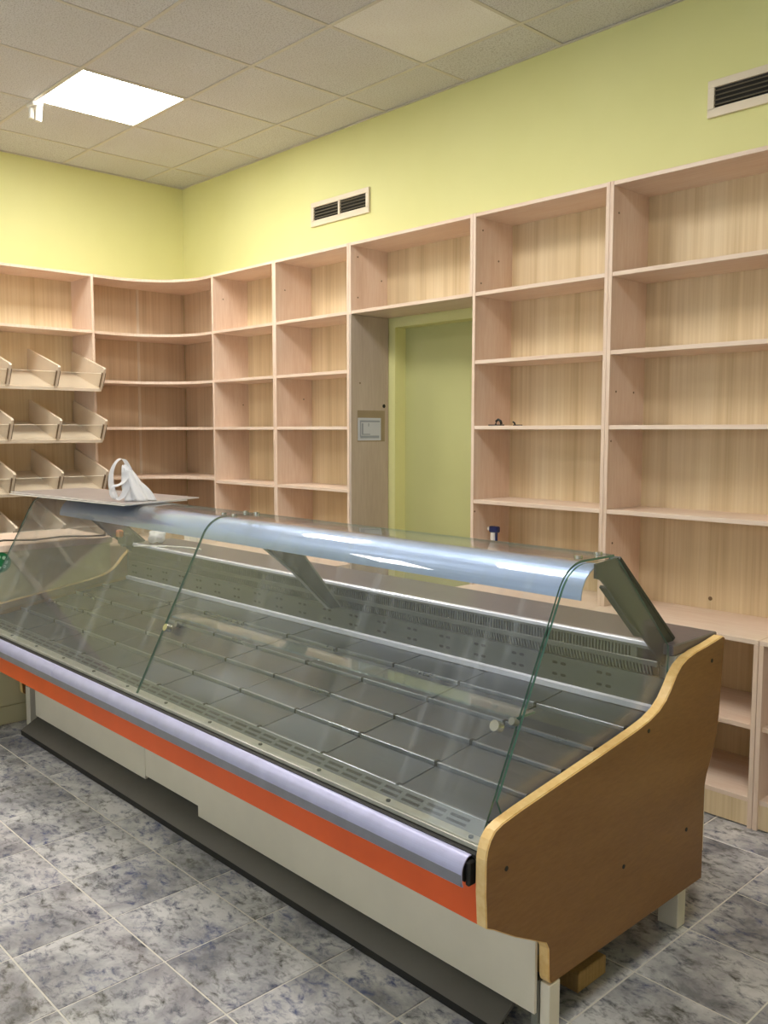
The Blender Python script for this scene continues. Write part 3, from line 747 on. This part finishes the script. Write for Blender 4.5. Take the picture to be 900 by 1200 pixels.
# two small dark oddments on the shelf
h = thing('plastic_hook', 'larger of two small dark plastic fittings on the shelf right of the doorway', 'fitting', group='small fittings on the shelf')
box('hook_base', 3.20, 3.275, -.26, -.225, Z4, Z4 + .006, 'black', h, .002)
tube('hook_arm', [(3.235, -.243, Z4 + .005), (3.238, -.243, Z4 + .022), (3.25, -.243, Z4 + .030), (3.265, -.243, Z4 + .022), (3.27, -.243, Z4 + .008)], .006, 'black', h)
h = thing('plastic_hook', 'smaller dark plastic fitting lying right of the larger one on the shelf', 'fitting', group='small fittings on the shelf')
box('hook_base', 3.345, 3.385, -.25, -.228, Z4, Z4 + .005, 'black', h, .001)
tube('hook_arm', [(3.350, -.24, Z4 + .004), (3.345, -.24, Z4 + .014), (3.337, -.24, Z4 + .018)], .004, 'black', h)

# notice on the doorway lining panel
nt = thing('paper_notice', 'printed paper notice taped to the wooden panel beside the doorway', 'notice')
nx = X3_ + T
box('card_backing', nx + .0002, nx + .0012, -.245, -.035, 1.402, 1.578, 'card', nt)
box('paper', nx + .0014, nx + .0022, -.243, -.066, 1.408, 1.536, 'paper', nt)
bm = bmesh.new()
def pr(y0, y1, z0, z1): add_box(bm, nx + .0023, nx + .0027, y0, y1, z0, z1)
pr(-.228, -.075, 1.512, 1.522); pr(-.228, -.220, 1.428, 1.516); pr(-.215, -.202, 1.44, 1.505); pr(-.165, -.158, 1.488, 1.506); pr(-.225, -.08, 1.421, 1.436); pr(-.215, -.15, 1.440, 1.446)
link_mesh('printed_lines', bm, 'print', nt)

# wall vents
def vent(x0, x1, z0, z1, label):
    v = thing('wall_vent', label, 'vent', group='wall vents')
    bm = bmesh.new(); fx, fz = .028, .030
    xm = (x0 + x1) / 2
    for a in ((x0, x1, z1 - fz, z1), (x0, x1, z0, z0 + fz + .006), (x0, x0 + fx, z0 + fz, z1 - fz), (x1 - fx, x1, z0 + fz, z1 - fz), (xm - .009, xm + .009, z0 + fz, z1 - fz)):
        add_box(bm, a[0], a[1], -.014, -.001, a[2], a[3])
    bevel(bm, .0015); link_mesh('vent_frame', bm, 'vent_frame', v)
    box('vent_core', x0 + .01, x1 - .01, -.003, -.0005, z0 + .01, z1 - .01, 'vent_dark', v)
    for s in ((x0 + fx, xm - .009), (xm + .009, x1 - fx)):
        for k in range(4):
            z = z0 + fz + .014 + k * .0185
            prism('louvre', [(-.013, z), (-.012, z + .002), (-.004, z + .009), (-.004, z + .007)], s[0], s[1], 'x', 'vent_slat', v)
vent(1.541, 2.078, 2.727, 2.872, 'ivory wall vent above the shelves left of the doorway')
vent(4.143, 4.68, 2.742, 2.889, 'ivory wall vent cut off by the right edge of the picture')

# broken ceiling fitting by the lamp corner
cf = thing('ceiling_fitting', 'small white plastic fitting hanging at the corner of the lit lamp', 'fitting')
fx_, fy_ = GX0 + .6 - .03, GY0 - 1.2 + .02
box('mount_plate', fx_ - .045, fx_ + .045, fy_ - .03, fy_ + .03, CZ - .022, CZ - .002, 'white_plastic', cf, .005)
cyl('tube_stub', (fx_ + .025, fy_ + .01, CZ - .06), (0, .1, 1), .018, .085, 'white_plastic', cf)
cyl('tube_stub', (fx_ - .02, fy_ - .012, CZ - .05), (.1, 0, 1), .014, .062, 'white_plastic', cf)
tube('wire', [(fx_ - .035, fy_, CZ - .02), (fx_ - .05, fy_ - .005, CZ - .05), (fx_ - .04, fy_ - .008, CZ - .075), (fx_ - .028, fy_ - .006, CZ - .07)], .003, 'cable', cf)

# timber offcut under the case
wb = thing('timber_block', 'short timber block lying under the near end of the case', 'block')
prism('block_body', [(-1.70, .001), (-1.70, .05), (-1.692, .055), (-1.578, .055), (-1.57, .05), (-1.57, .001)], 4.44, 4.735, 'x', 'block', wb)
prism('end_grain', [(-1.698, .003), (-1.698, .05), (-1.692, .053), (-1.578, .053), (-1.572, .05), (-1.572, .003)], 4.7352, 4.7365, 'x', 'block', wb)

# ------------------------------------------------------------------ move each empty to the base of its thing
bpy.context.view_layer.update()
for o in list(COL.objects):
    if o.type == 'EMPTY' and o.parent is None:
        pts = []
        def collect(q):
            for ch in q.children:
                if ch.type == 'MESH': pts.extend([ch.matrix_world @ Vector(c) for c in ch.bound_box])
                collect(ch)
        collect(o)
        if pts:
            mn = [min(p[i] for p in pts) for i in range(3)]; mx = [max(p[i] for p in pts) for i in range(3)]
            b = Vector(((mn[0] + mx[0]) / 2, (mn[1] + mx[1]) / 2, mn[2]))
            o.location = b
            for ch in o.children: ch.location = Vector(ch.location) - b
    if '_base' in o.keys(): del o['_base']
bpy.context.view_layer.update()
